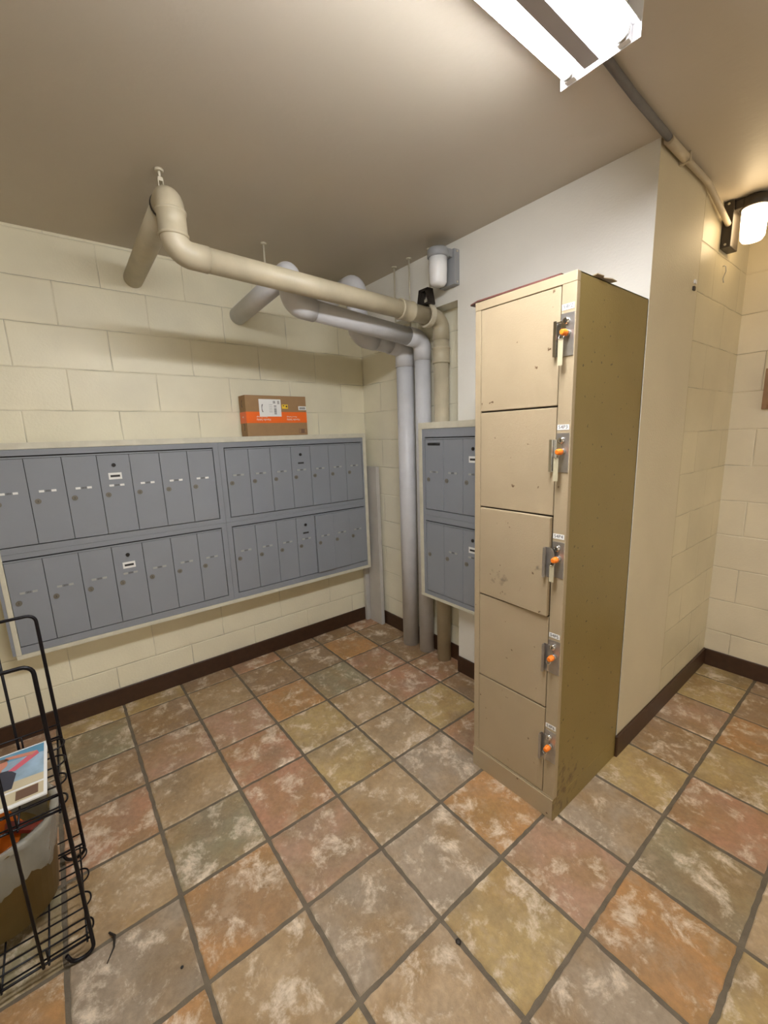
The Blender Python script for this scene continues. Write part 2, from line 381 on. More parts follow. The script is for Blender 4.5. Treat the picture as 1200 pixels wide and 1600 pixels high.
# ------------------------------------------------------------------ mailboxes
# generic bank, built on a local frame: h = horizontal to the viewer's right, n = out of the wall
def bank(org, hx, nx, ndoor, pitch, z0, z1, rowz, numbers, label, group, zrow_lbl, master, white_tag=False, open_from=None, slot_first=False, blank_first=False, mg=.033, bright=True):
    hx = Vector(hx); nx = Vector(nx); org = Vector(org)
    W = ndoor*pitch+2*mg
    def bxl(bm, h0, h1, n0, n1, za, zb, mi=0, bev=0):
        p = org+hx*h0+nx*n0; q = org+hx*h1+nx*n1
        bx(bm, p.x, q.x, p.y, q.y, za, zb, mi, bev, 1)
    c = org+hx*(W/2)
    t = thing('mailbox_bank', (c.x, c.y, z0), label, 'mailboxes', group)
    bm = new(); D = .085
    bxl(bm, 0, W, -D, -D+.004, z0, z1)                       # back pan
    bxl(bm, 0, mg-.003, -D+.004, 0, z0, z1); bxl(bm, W-mg+.003, W, -D+.004, 0, z0, z1)
    bxl(bm, mg-.003, W-mg+.003, -D+.004, 0, z0, rowz[0]-.003); bxl(bm, mg-.003, W-mg+.003, -D+.004, 0, rowz[1]+.002, z1)
    obj('frame', bm, M_grey, t)
    bm = new(); bxl(bm, mg, W-mg, -D+.006, -.012, rowz[0], rowz[1]); obj('compartment_box', bm, M_greyd, t)
    # slim lip over the doors
    bm = new(); bxl(bm, mg, W-mg, -.004, .003, rowz[1]-.011, rowz[1]-.004); obj('top_lip', bm, M_grey, t)
    for k in range(ndoor):
        h0 = mg+k*pitch+.0011; h1 = mg+(k+1)*pitch-.0011; n0 = -.010; n1 = .0005
        za, zb = rowz[0]+.001, rowz[1]-.0125
        if open_from and k in open_from: n1 += open_from[k]; n0 = -.004
        bm = new(); bxl(bm, h0, h1, n0, n1, za, zb, 0, .0012)
        d = obj('door', bm, M_grey, t)
        lz = zrow_lbl; hc = (h0+h1)/2
        # name plate
        if not (blank_first and k == 0):
            bm = new(); up = Vector((0, 0, 1))
            bxl(bm, hc-.036, hc+.034, n1, n1+.0012, lz-.0075, lz+.0075, 3)
            bxl(bm, hc-.034, hc-.014, n1+.001, n1+.0018, lz-.0052, lz+.0052, 4 if bright else 5)
            bxl(bm, hc+.013, hc+.032, n1+.001, n1+.0018, lz-.0052, lz+.0052, 4 if bright else 5)
            bxl(bm, hc-.014, hc+.013, n1+.001, n1+.0016, lz-.0052, lz+.0052, 2)
            s = numbers[k]; p = org+hx*(hc-.0005)+nx*(n1+.002)+up*lz
            add_text(bm, s, .0125 if len(s) < 5 else .009, p, hx, up, .0003, 1)
            obj('name_plate', bm, [M_label, M_ink, M_plate, M_grey, M_labelw, M_platel], d)
        # cylinder lock
        lp = org+hx*(h0+.026)+nx*n1+Vector((0, 0, lz-.046))
        bm = new(); sweep(bm, [lp, lp+nx*.003], .0125, 16, 0); sweep(bm, [lp+nx*.003, lp+nx*.0055], .009, 16, 0)
        q = lp+nx*.0055
        hv = hx*.0009; bx(bm, *(sorted((q.x-abs(hx.x)*.0009-abs(nx.x)*.0001, q.x+abs(hx.x)*.0009+abs(nx.x)*.0006))), *(sorted((q.y-abs(hx.y)*.0009-abs(nx.y)*.0006, q.y+abs(hx.y)*.0009+abs(nx.y)*.0001))), q.z-.004, q.z+.004, 1)
        obj('lock', bm, [M_lock, M_black], d)
        if k == master:
            p0 = org+hx*(hc-.002)+nx*n1+Vector((0, 0, zb-.052))
            bm = new(); sweep(bm, [p0, p0+nx*.004], .0095, 16, 0); sweep(bm, [p0+nx*.004, p0+nx*.005], .0045, 12, 1); obj('master_lock', bm, [M_black, M_dark], d)
            z2 = zb-.108; bm = new()
            if white_tag: bxl(bm, hc-.031, hc+.027, n1, n1+.001, z2-.017, z2+.017, 0)
            bxl(bm, hc-.023, hc+.019, n1+.0008, n1+.002, z2-.0055, z2+.0055, 1)
            obj('instruction_sticker' if white_tag else 'slot_plate', bm, [M_labelw, M_ink], d)
        if slot_first and k == 0:
            p = org+nx*(n1-.003)+Vector((0, 0, zb-.026)); bm = new()
            sweep(bm, [p+hx*(h0+.026), p+hx*(h1-.024)], .0085, 10, 0); obj('letter_slot', bm, M_black, d)
    return t
XM = .285
def surround_x():
    # pale painted frame around the four banks on the left wall (front face in plane x = XM)
    y0, y1, z0, z1, w_ = -1.000, 1.094, .476, 1.503, .022
    t = thing('mailbox_surround', (XL+.06, 0, z0), 'long cream-painted box frame around four mailbox banks on the left wall', 'mailbox surround', None)
    B('top_panel', XL, XM+.003, y0, y1, z1-w_-.008, z1, M_white, t, .002); B('bottom_panel', XL, XM+.003, y0, y1, z0, z0+w_, M_white, t, .002)
    B('side_panel', XL, XM+.003, y0, y0+w_-.002, z0+w_, z1-w_-.008, M_white, t, .002); B('side_panel', XL, XM+.003, y1-w_-.004, y1, z0+w_, z1-w_-.008, M_white, t, .002)
    return t
surround_x()
G = 'grey mailbox banks on the left wall'
LW = 7*.1405+.066
ya, yb = .0375-LW-.0005, .0375+.0005; yb2 = yb
# (mailbox numbers climb floor by floor)
bank((XM, ya+.0, 0), (0,1,0), (1,0,0), 7, .1405, .993, 1.472, (1.025, 1.442), ['30%d' % k for k in range(1,8)], 'upper left bank of grey mailboxes with bright number labels and a white sticker', G, 1.274, 3, True)
bank((XM, ya+.0, 0), (0,1,0), (1,0,0), 7, .1405, .499, .992, (.538, .965), ['20%d' % k for k in range(1,8)], 'lower left bank of seven grey mailboxes behind the wire rack top, dull labels', G, .800, 3, True, open_from={1:.002,2:.002,3:.002,4:.002,5:.002,6:.002}, bright=False)
bank((XM, yb, 0), (0,1,0), (1,0,0), 7, .1405, .993, 1.472, (1.022, 1.440), ['40%d' % k for k in range(1,8)], 'upper right bank of seven grey mailboxes below the cardboard parcel', G, 1.274, 3, False, bright=False)
bank((XM, yb, 0), (0,1,0), (1,0,0), 7, .1405, .499, .992, (.538, .962), ['50%d' % k for k in range(1,8)], 'lower right grey mailbox bank with its last doors standing slightly proud', G, .800, 3, False, open_from={4:.014,5:.010,6:.006}, bright=False)
YU = 1.002
def surround_y():
    x0, x1, z0, z1 = .974, 1.675, .468, 1.548
    t = thing('mailbox_surround', (1.37, YU+.05, z0), 'narrow cream-painted box frame in front of the vertical pipes, half behind the locker', 'mailbox surround')
    B('top_panel', x0, x1, YU-.003, YC-.004, z1-.036, z1, M_white, t, .002); B('bottom_panel', x0, x1, YU-.003, YC-.004, z0, z0+.018, M_white, t, .002)
    B('side_panel', x0, x0+.028, YU-.003, YC-.004, z0+.018, z1-.036, M_white, t, .002); B('side_panel', x1-.022, x1, YU-.003, YC-.004, z0+.018, z1-.036, M_white, t, .002)
surround_y()
bank((1.003, YU, 0), (1,0,0), (0,-1,0), 4, .149, .998, 1.511, (1.036, 1.462), ['OUTGOING','601','602','603','604'], 'upper mailbox bank by the pipes with a black mail slot in its first door', 'grey mailbox banks beside the locker', 1.262, 2, True, slot_first=True, mg=.026, bright=False)
bank((1.003, YU, 0), (1,0,0), (0,-1,0), 4, .149, .487, .997, (.515, .963), ['','605','606','607','608'], 'lower mailbox bank by the pipes whose first door has no number label', 'grey mailbox banks beside the locker', .800, 2, True, blank_first=True, mg=.026, bright=False)

# ------------------------------------------------------------------ pipes
def pipe(name_label, pts, r, mat_, bend, rings, group=None, collars=True):
    t = thing('drain_pipe', (pts[0][0], pts[0][1], pts[0][2]), name_label, 'pipe')
    path = [Vector(p) for p in pts]
    # straight lengths and elbows as parts
    segs = []
    cur = path[0]
    for i in range(1, len(path)):
        end = path[i]; d = (end-cur).normalized()
        if i < len(path)-1: stop = end-d*bend[i-1]
        else: stop = end
        bm = new(); sweep(bm, [cur, stop], r, 28); obj(['riser', 'horizontal_run', 'upper_riser', 'wall_run'][i-1] if len(path) > 3 else 'length', bm, mat_, t)
        if i < len(path)-1:
            nd_ = (path[i+1]-end).normalized(); p1 = end+nd_*bend[i-1]
            arc = fillet([stop-d*.03, end, p1+nd_*.03], bend[i-1]*.999, 12)
            bm = new(); sweep(bm, [stop-d*.03]+arc[1:-1]+[p1+nd_*.03], r*(1.05 if mat_ is M_pipeb else 1.075), 28)
            obj('elbow', bm, mat_, t); cur = p1
    for (p, d) in rings:
        p = Vector(p); d = Vector(d).normalized(); bm = new(); R_ = r*1.13
        sweep(bm, [p-d*.045, p-d*.043, p-d*.035, p-d*.033, p+d*.033, p+d*.035, p+d*.043, p+d*.045], lambda i: [R_*.96, R_*1.03, R_*1.03, R_*.97, R_*.97, R_*1.03, R_*1.03, R_*.96][i], 28)
        obj('coupling', bm, mat_, t)
    return t
p3 = pipe('cream drain pipe, frontmost, rising to the ceiling bend and running along below it', [(1.045,1.128,0),(1.045,1.128,2.128),(1.045,-.265,2.178),(1.045,-.265,2.365),(XL+.001,-.262,2.335)], .0455, M_pipeb, [.085,.085,.07], [((1.045,-.265,2.272),(0,0,1)),((1.045,.86,2.138),(0,1,-.036)),((1.045,1.128,1.93),(0,0,1))])
p2 = pipe('pale grey drain pipe passing just under the cream pipe, middle of the three', [(.875,1.128,0),(.885,1.128,2.045),(.89,.272,2.115),(.89,.272,2.262),(XL+.001,.277,2.225)], .050, M_pipew, [.09,.09,.06], [])
p1 = pipe('thick pale grey drain pipe nearest the corner, lowest behind the others', [(.725,1.115,0),(.735,1.115,2.025),(.73,.765,2.06),(.73,.765,2.335),(XL+.001,.765,2.335)], .057, M_pipew, [.09,.09,.09], [])
# dark gasket on the near elbow
bm = new(); sweep(bm, [(.965,-.265,2.361),(.957,-.265,2.361)], .0505, 28); obj('gasket', bm, M_dark, p3)

def rod(x, y, z0, label, clamp=None):
    t = thing('pipe_hanger', (x, y, z0), label, 'pipe hanger')
    bm = new(); sweep(bm, [(x, y, z0), (x, y, H)], .0048, 10); obj('rod', bm, M_rod, t)
    bm = new(); lathe(bm, (x, y, H-.008), [(.013,0),(.016,.004),(.016,.008)], 14); obj('ceiling_plate', bm, M_rod, t)
    return t
rod(.737, 1.045, 2.085, 'leftmost of three thin cream hanger rods near the back wall')
rod(.885, 1.035, 2.105, 'middle of three thin cream hanger rods near the back wall')
t = rod(1.045, 1.045, 2.245, 'hanger rod with black clamp and cream strap at the cream pipe bend')
# strap around pipe, black yoke
yk, zk = 1.022, 2.134; ax = Vector((0,1,-.036)).normalized()
bm = new()
u = Vector((1,0,0)); v = Vector((0,.036,1)).normalized(); N = 28; ring = []
for k in range(N+1):
    a = math.radians(-250+340*k/N-10); ring.append((math.cos(a), math.sin(a)))
prev = None
for c_, s_ in ring:
    quad = [bm.verts.new(Vector((1.045,yk,zk))+u*c_*R_+v*s_*R_+ax*w_) for R_, w_ in ((.053,-.015),(.064,-.015),(.064,.015),(.053,.015))]
    if prev:
        for q in range(4): bm.faces.new((prev[q], prev[(q+1)%4], quad[(q+1)%4], quad[q]))
    else: bm.faces.new(quad)
    prev = quad
bm.faces.new(prev)
bx(bm, 1.045-.007, 1.045+.007, yk-.014, yk+.014, 2.185, 2.215)
obj('strap', bm, M_rod, t)
bm = new()
for s_ in (-1, 1):
    prism(bm, [(1.045+s_*.052,2.190),(1.045+s_*.036,2.190),(1.045+s_*.016,2.262),(1.045+s_*.036,2.262)], 'y', yk-.03, yk+.012)
bx(bm, 1.045-.036, 1.045+.036, yk-.03, yk+.012, 2.256, 2.268); bx(bm, 1.045-.05, 1.045+.05, yk-.035, yk+.014, 2.183, 2.192)
obj('yoke', bm, M_dark, t)
bm = new(); lathe(bm, (1.045, yk, 2.212), [(.010,0),(.012,.003),(.012,.016),(.008,.02),(.008,.034)], 6); obj('nut', bm, M_steel, t)
t = rod(.975, -.272, 2.448, 'short hanger with clevis above the near ceiling bend of the cream pipe')
bm = new(); bx(bm, .966,.984,-.281,-.263,2.438,2.452,0,.002)
for s_ in (-1,1): bx(bm, .966,.984,-.272+s_*.008-.0015,-.272+s_*.008+.0015,2.408,2.445)
obj('clevis', bm, M_rod, t)
rod(.607, .279, 2.285, 'single thin cream hanger rod beside the middle grey pipe')

# ------------------------------------------------------------------ boards in the recess corner
def board(x0, x1, y0, y1, z1, label):
    bm = new(); bx(bm, x0, x1, y0, y1, 0, z1, 0, .002); tag(obj('wooden_board', bm, M_board), label, 'board', None)
board(.205, .352, 1.130, 1.160, 1.255, 'wider grey board standing upright in the corner beside the pipes')
board(.171, .198, 1.098, 1.165, 1.24, 'narrow grey board standing against the left wall in the corner')

# ------------------------------------------------------------------ parcel
t = thing('cardboard_parcel', (.225, .43, 1.503), 'brown cardboard parcel with orange tape on top of the mailbox surround', 'parcel')
px0, px1, py0, py1, pz0, pz1 = .172, .276, .226, .632, 1.5035, 1.750
bm = new(); bx(bm, px0, px1, py0, py1, pz0, pz1, 0, .002)
obj('box', bm, M_card, t)
bm = new(); zt0, zt1 = 1.583, 1.651
bx(bm, px1-.0005, px1+.0006, py0, py1, zt0, zt1, 0); bx(bm, px0, px1+.0006, py0-.0006, py0+.0005, zt0, zt1, 0)
for yy, sc_ in ((.335, 1), (.535, 1)):
    add_text(bm, 'Handle Safely', .017, (px1+.0008, yy, 1.603), (0,-1,0), (0,0,-1), .0003, 1)
    add_text(bm, 'Heavy Package', .012, (px1+.0008, yy-.01, 1.620), (0,-1,0), (0,0,-1), .0003, 1)
add_text(bm, 'Safe', .014, ((px0+px1)/2, py0-.0008, 1.62), (-1,0,0), (0,0,-1), .0003, 1)
obj('orange_tape', bm, [M_tape, M_labelw], t)
bm = new(); X = px1+.0009; bx(bm, px1, X, .311, .455, 1.622, 1.728, 0)
def ln(y0, y1, z0, z1, mi=1): bx(bm, X-.0001, X+.0003, y0, y1, z0, z1, mi)
rr = random.Random(5)
for k in range(9): ln(.408+.0, .424, 1.636+k*.0062, 1.636+k*.0062+rr.uniform(.001,.004))
for k in range(5): ln(.432, .446, 1.70+k*.004, 1.702+k*.004)
for k in range(4): ln(.404+k*.004, .406+k*.004, 1.702, 1.718)
for k in range(5): ln(.375, .398, 1.65+k*.011, 1.6512+k*.011)
arc = [(.352+.012*(math.cos(a)-1), 1.672+.027*math.sin(a)) for a in [math.radians(d) for d in range(120, 245, 12)]]
for (ay, az), (by, bz) in zip(arc, arc[1:]): ln(min(ay,by)-.0015, max(ay,by)+.0015, min(az,bz), max(az,bz)+.001)
obj('shipping_label', bm, [M_labelw, M_ink], t)
bm = new(); bx(bm, px1, X, .462, .503, 1.671, 1.697, 0); bx(bm, X, X+.0003, .468, .478, 1.686, 1.692, 1); bx(bm, X, X+.0003, .488, .498, 1.680, 1.690, 1); obj('yellow_sticker', bm, [M_yellow, M_ink], t)
bm = new(); bx(bm, px1, X, .576, .631, 1.663, 1.688, 0)
for k in range(12): bx(bm, X, X+.0003, .583+k*.0035, .585+k*.0035, 1.668, 1.682, 1)
obj('barcode_sticker', bm, [M_labelw, M_ink], t)
bm = new(); 
for a in ((.570,.628,1.515,1.517),(.570,.628,1.541,1.543),(.570,.572,1.515,1.543),(.626,.628,1.515,1.543),(.584,.589,1.517,1.541),(.592,.604,1.517,1.541),(.607,.612,1.517,1.541)): bx(bm, px1-.0002, px1+.0005, *a)
obj('printed_mark', bm, M_brownp, t)
bm = new(); 
for z0_ in (1.56, 1.70):
    ps = [((px0+px1)/2+.012*math.sin(k/8*math.pi)*(1 if z0_ < 1.6 else -1), py0-.0004, z0_-.022+.044*k/8) for k in range(9)]
    for a_, b_ in zip(ps, ps[1:]): bx(bm, min(a_[0],b_[0])-.0015, max(a_[0],b_[0])+.0015, py0-.0006, py0+.0002, a_[2], b_[2])
obj('arrow_mark', bm, M_ink, t)

# ------------------------------------------------------------------ locker
LX0, LX1, LY0, LY1, LH = 1.780, 2.1745, .571, 1.088, 1.952
t = thing('locker', ((LX0+LX1)/2, (LY0+LY1)/2, 0), 'tall tan metal locker with five stacked doors against the back wall corner', 'locker')
bm = new()
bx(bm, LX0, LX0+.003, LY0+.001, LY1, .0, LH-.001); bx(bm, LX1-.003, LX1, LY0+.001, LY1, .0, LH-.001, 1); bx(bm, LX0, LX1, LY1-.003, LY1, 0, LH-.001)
bx(bm, LX0, LX1, LY0+.001, LY1, LH-.004, LH-.001)
for k in range(1, 5): bx(bm, LX0+.003, LX1-.003, LY0+.02, LY1-.003, 1.9205-.3655*k-.001, 1.9205-.3655*k+.002)
bx(bm, LX0+.003, LX1-.003, LY0+.005, LY1-.003, .092, .096)
obj('body', bm, [M_locker, M_locker_shaded], t)
bm = new()
bx(bm, LX0-.001, LX0+.026, LY0, LY0+.02, .094, 1.922, 0, .002); bx(bm, LX1-.048, LX1+.0005, LY0, LY0+.02, .094, 1.922, 0, .002)
bx(bm, LX0-.001, LX1+.0005, LY0-.001, LY0+.02, 1.922, LH, 0, .002)
for k in range(1, 5): bx(bm, LX0+.026, LX1-.048, LY0+.008, LY0+.02, 1.9205-.3655*k-.004, 1.9205-.3655*k+.004, 1)
obj('front_frame', bm, [M_locker, M_dark], t)
bm = new(); bx(bm, LX0-.001, LX1-.002, LY0-.006, LY1, 0, .088, 0, .002); bx(bm, LX0, LX1-.002, LY0-.002, LY0+.03, .088, .094, 0, .001); bx(bm, LX1-.002, LX1+.001, LY0-.0055, LY1, 0, .088, 1); obj('plinth', bm, [M_locker, M_locker_shaded], t)
codes = ['54P2', '54P3', '54P4', '54P5', '54P6']; order = ['top', 'second', 'third', 'fourth', 'bottom']
for k in range(5):
    zt = 1.919-.3655*k; zb = zt-.360; dx0, dx1 = LX0+.0285, LX1-.0505; y0 = LY0-.001
    bm = new(); bx(bm, dx0, dx1, y0, y0+.018, zb, zt, 0, .0025)
    d = obj('door', bm, M_locker, t, origin=(dx0, y0+.018, zb))
    if k == 2: d.rotation_euler.z = -math.radians(2.6)
    # chrome pull
    zc = zt-.118-.062+.0; hz0, hz1 = zt-.255+.03, zt-.12+.01
    hz1 = zt-.104; hz0 = hz1-.106
    bm = new(); hx1 = dx1+.006; hx0 = hx1-.018
    bx(bm, hx0, hx0+.002, y0-.016, y0, hz0, hz1); bx(bm, hx0, hx0+.010, y0-.018, y0-.016, hz0, hz1, 0); bx(bm, hx0+.002, hx1, y0-.002, y0, hz0, hz1)
    ps = [(hx1+.018*math.sin(a), hz1-.028-.0+.028*math.cos(a)) for a in [math.radians(q) for q in range(0, 181, 15)]]
    prism(bm, [(hx1-.004, hz1)]+ps+[(hx1-.004, hz1-.056)], 'y', y0-.004, y0-.002)
    hnd = obj('handle', bm, M_chrome if k < 2 else M_steel, d)
    # steel lock plate on the frame
    pz1 = zt-.083; pz0 = pz1-.128; pa, pb = LX1-.047, LX1-.002
    bm = new(); bx(bm, pa, pb, LY0-.0028, LY0, pz0, pz1, 0, .0006)
    pl = obj('lock_plate', bm, M_steel, t)
    xc = (pa+pb)/2+.001; zk_ = pz1-.024
    bm = new(); sweep(bm, [(xc-.004, LY0-.0028, zk_), (xc-.004, LY0-.010, zk_), (xc-.004, LY0-.012, zk_)], lambda i: (.0115, .0105, .008)[i], 20, 0)
    bx(bm, xc-.0055, xc-.0025, LY0-.0128, LY0-.0115, zk_-.005, zk_+.004, 1); obj('keyhole', bm, [M_chrome, M_black], pl)
    bm = new(); z2 = pz1-.060; sweep(bm, [(xc+.0, LY0-.0028, z2), (xc+.0, LY0-.012, z2)], .0105, 20, 0); obj('lock_cylinder', bm, M_steel, pl)
    # number label
    bm = new(); bx(bm, pa+.001, pb-.003, LY0-.0011, LY0, pz1+.010, pz1+.027, 0, 0); add_text(bm, codes[k], .0165, ((pa+pb)/2-.001, LY0-.0013, pz1+.0185), (1,0,0), (0,0,1), .0003, 1)
    obj('number_label', bm, [M_labelw, M_ink], t)
    # key standing in the lock
    kt = thing('locker_key', (xc, LY0-.012, z2), 'orange-headed key in the %s locker lock, marked %s' % (order[k], codes[k]), 'key', 'orange keys in the locker locks')
    bm = new(); lathe(bm, (xc, LY0-.0125, z2), [(.0095,0),(.0105,-.002),(.0105,-.012),(.0085,-.014),(.0085,-.022),(.006,-.024)], 18, axis='Y'); obj('key_head', bm, M_orange, kt)
    bm = new(); R0 = .0085; cx_, cz_ = xc-.004, z2-.012
    sweep(bm, [(cx_+R0*math.cos(a), LY0-.030+.003*math.sin(a), cz_+R0*math.sin(a)) for a in [2*math.pi*q/18 for q in range(18)]], .0008, 6, closed=True); obj('ring', bm, M_chrome, kt)
    if k < 3:
        bm = new(); tl = (.078, .075, .058)[k]; bx(bm, xc-.014, xc+.003, LY0-.031, LY0-.0298, z2-.020-tl, z2-.018, 0, .0004); obj('tag', bm, M_tag, kt)
    else:
        bm = new(); bx(bm, xc-.007, xc-.002, LY0-.031, LY0-.030, z2-.048, z2-.018); obj('tag', bm, M_chrome, kt)
# loose thin sheet on top of the locker and a bent scrap
bm = new(); prism(bm, [(1.742,.585),(1.79,.567),(2.12,.573),(2.12,.86),(1.76,.90)], 'z', LH+.0005, LH+.006); tag(obj('metal_sheet', bm, M_maroon), 'thin dark red sheet lying on top of the locker, poking out left', 'sheet')
bm = new()
prism(bm, [(LX1-.05,.70),(LX1+.006,.68),(LX1+.008,.72),(LX1-.002,.735),(LX1+.010,.77),(LX1+.008,.81),(LX1-.05,.80)], 'z', LH+.0065, LH+.009)
tag(obj('metal_scrap', bm, M_locker), 'small bent tan metal scrap on the locker top at its right edge', 'metal scrap')

# ------------------------------------------------------------------ jar lamps
def jar_lamp(label, c, nx, lit):
    # c: point on the wall at the bottom of the back plate; nx: out of the wall
    c = Vector(c); nx = Vector(nx); hx = Vector((0,0,1)).cross(nx)
    t = thing('wall_lamp', c, label, 'wall lamp')
    md = M_lampd if lit else M_lampg
    def bl(bm, h0, h1, n0, n1, z0, z1, bev=.003):
        p = c+hx*h0+nx*n0; q = c+hx*h1+nx*n1; bx(bm, p.x, q.x, p.y, q.y, c.z+z0, c.z+z1, 0, bev)
    hh = .192 if lit else .172
    bm = new(); bl(bm, -.056, .056, 0, .040, 0, hh); obj('back_plate', bm, md, t)
    bm = new(); bl(bm, -.044, .044, .036, .095, hh-.042, hh-.002, .006)
    jc = c+nx*.105
    lathe(bm, (jc.x, jc.y, c.z+hh-.046), [(.050,0),(.056,.003),(.056,.036),(.048,.044)], 28); obj('cap', bm, md, t)
    bm = new(); lathe(bm, (jc.x, jc.y, c.z), [(.012,hh-.184),(.036,hh-.180),(.045,hh-.166),(.048,hh-.10),(.048,hh-.045)], 28); obj('glass_jar', bm, M_jarlit if lit else M_jar, t)
    bm = new()
    for z_ in (.012, hh-.012):
        p = c+hx*.057*(-1 if lit else 1)+nx*.02+Vector((0,0,z_)); sweep(bm, [p, p+hx*.003*(-1 if lit else 1)], .005, 10)
    obj('screw', bm, M_rod, t)
    return t
jar_lamp('unlit grey wall lamp with white jar on the back wall above the pipes', (1.168, YC, 2.257), (0,-1,0), False)
jar_lamp('glowing warm jar lamp on the right wall under the ceiling', (XC, 1.885, 2.285), (1,0,0), True)

# ------------------------------------------------------------------ fluorescent fixture
fx0, fx1, fy1, fy0 = 2.168, 2.366, .455, -.77
fz = 2.362
t = thing('fluorescent_fixture', ((fx0+fx1)/2, (fy0+fy1)/2, fz), 'white two-tube fluorescent fixture hanging on the ceiling', 'ceiling light')
fc = (fx0+fx1)/2
bm = new(); bx(bm, fx0+.03, fx1-.03, fy0+.004, fy1-.004, 2.410, H, 0, .003); obj('housing', bm, M_enamel, t)
bm = new(); prism(bm, [(fc-.036,2.411),(fc+.036,2.411),(fc+.029,2.362),(fc+.018,2.354),(fc-.018,2.354),(fc-.029,2.362)], 'y', fy0+.05, fy1-.03); obj('ballast_cover', bm, M_ballast, t)
for s_ in (-1, 1):
    bm = new(); e_ = fx0+.001 if s_ < 0 else fx1-.001
    prism(bm, [(fc+s_*.03,2.413),(e_,fz+.028),(e_,fz+.031),(fc+s_*.03,2.417)], 'y', fy0+.004, fy1-.004); obj('added_baffle', bm, M_enamel, t)  # added wings that hold tube light off the nearby ceiling
for yy, s_ in ((fy1, 1), (fy0, -1)):
    bm = new(); prism(bm, [(fx0,fz),(fx1,fz),(fx1+.002,H-.045),(fx1-.012,H),(fx0+.012,H),(fx0-.002,H-.045)], 'y', yy-.002*s_, yy); obj('end_plate', bm, M_enamel, t)
for s_ in (-1, 1):
    xc = fc+s_*.066
    bm = new(); sweep(bm, [(xc, fy0+.035, fz+.0185), (xc, fy1-.030, fz+.0185)], .019, 20, 0); tb = obj('tube', bm, M_tube, t)
    for yy, q in ((fy1-.002, -1), (fy0+.002, 1)):
        bm = new(); bx(bm, xc-.014, xc+.014, yy, yy+q*.018, fz+.001, fz+.046, 0, .003); sweep(bm, [(xc, yy+q*.018, fz+.0185), (xc, yy+q*.030, fz+.0185)], .0185, 18, 1); obj('lamp_holder', bm, [M_enamel, M_steel], t)

# conduit from fixture to the wall lamp
pts = fillet([(2.212,.457,H-.017),(2.205,.80,H-.017),(2.198,1.06,H-.019),(2.196,1.30,H-.019),(2.196,1.56,H-.022),(2.200,1.80,H-.088)], .12, 6)
t = thing('conduit', (2.205,1.1,H-.035), 'grey then cream electric conduit crossing the ceiling to the lit wall lamp', 'conduit')
bm = new(); sweep(bm, fillet([(2.225,.457,H-.013),(2.207,.80,H-.013),(2.199,1.10,H-.013)], .2, 6), .0115, 12); obj('grey_conduit', bm, M_conduit, t, label='grey painted conduit')
bm = new(); sweep(bm, [(2.199,1.095,H-.019),(2.197,1.27,H-.019)], .016, 14); obj('sleeve', bm, M_conduitb, t, label='thick beige sleeve')
bm = new(); sweep(bm, fillet([(2.197,1.265,H-.019),(2.196,1.53,H-.019),(2.197,1.72,H-.068),(2.199,1.83,H-.10)], .1, 6), .0115, 12); obj('beige_conduit', bm, M_conduitb, t, label='cream conduit bent down to the lamp')
bm = new(); bx(bm, 2.176, 2.214, 1.262, 1.276, H-.036, H-.001, 0, .002); obj('clip', bm, M_conduitb, t)
# small wall fixtures
bm = new(); sweep(bm, fillet([(XC,1.90,2.225),(XC+.012,1.90,2.225),(XC+.014,1.905,2.20),(XC+.006,1.90,2.17),(XC+.010,1.90,2.15)], .006, 4), .002, 8); tag(obj('wall_hook', bm, M_steel), 'tiny wire hook on the right wall under the glowing lamp', 'hook')
bm = new(); bx(bm, XC, XC+.006, 1.535, 1.56, 2.085, 2.10, 0, .002); bx(bm, XC, XC+.008, 1.525, 1.545, 2.055, 2.072, 1, .002); tag(obj('wall_bracket', bm, [M_enamel, M_dark]), 'tiny broken bracket on the smooth right wall near the block joint', 'bracket')
# wooden frame edge at the far wall
t = thing('picture_frame', (2.46, YF-.012, 1.555), 'wooden framed board on the far wall, cut by the photo edge', 'frame')
bm = new()
for a in ((2.312,2.336,1.555,1.765),(2.60,2.624,1.555,1.765),(2.336,2.60,1.555,1.579),(2.336,2.60,1.741,1.765)): bx(bm, a[0], a[1], YF-.024, YF, a[2], a[3], 0, .002)
obj('moulding', bm, M_wood, t)
B('backing', 2.336, 2.60, YF-.010, YF, 1.579, 1.741, M_card, t)

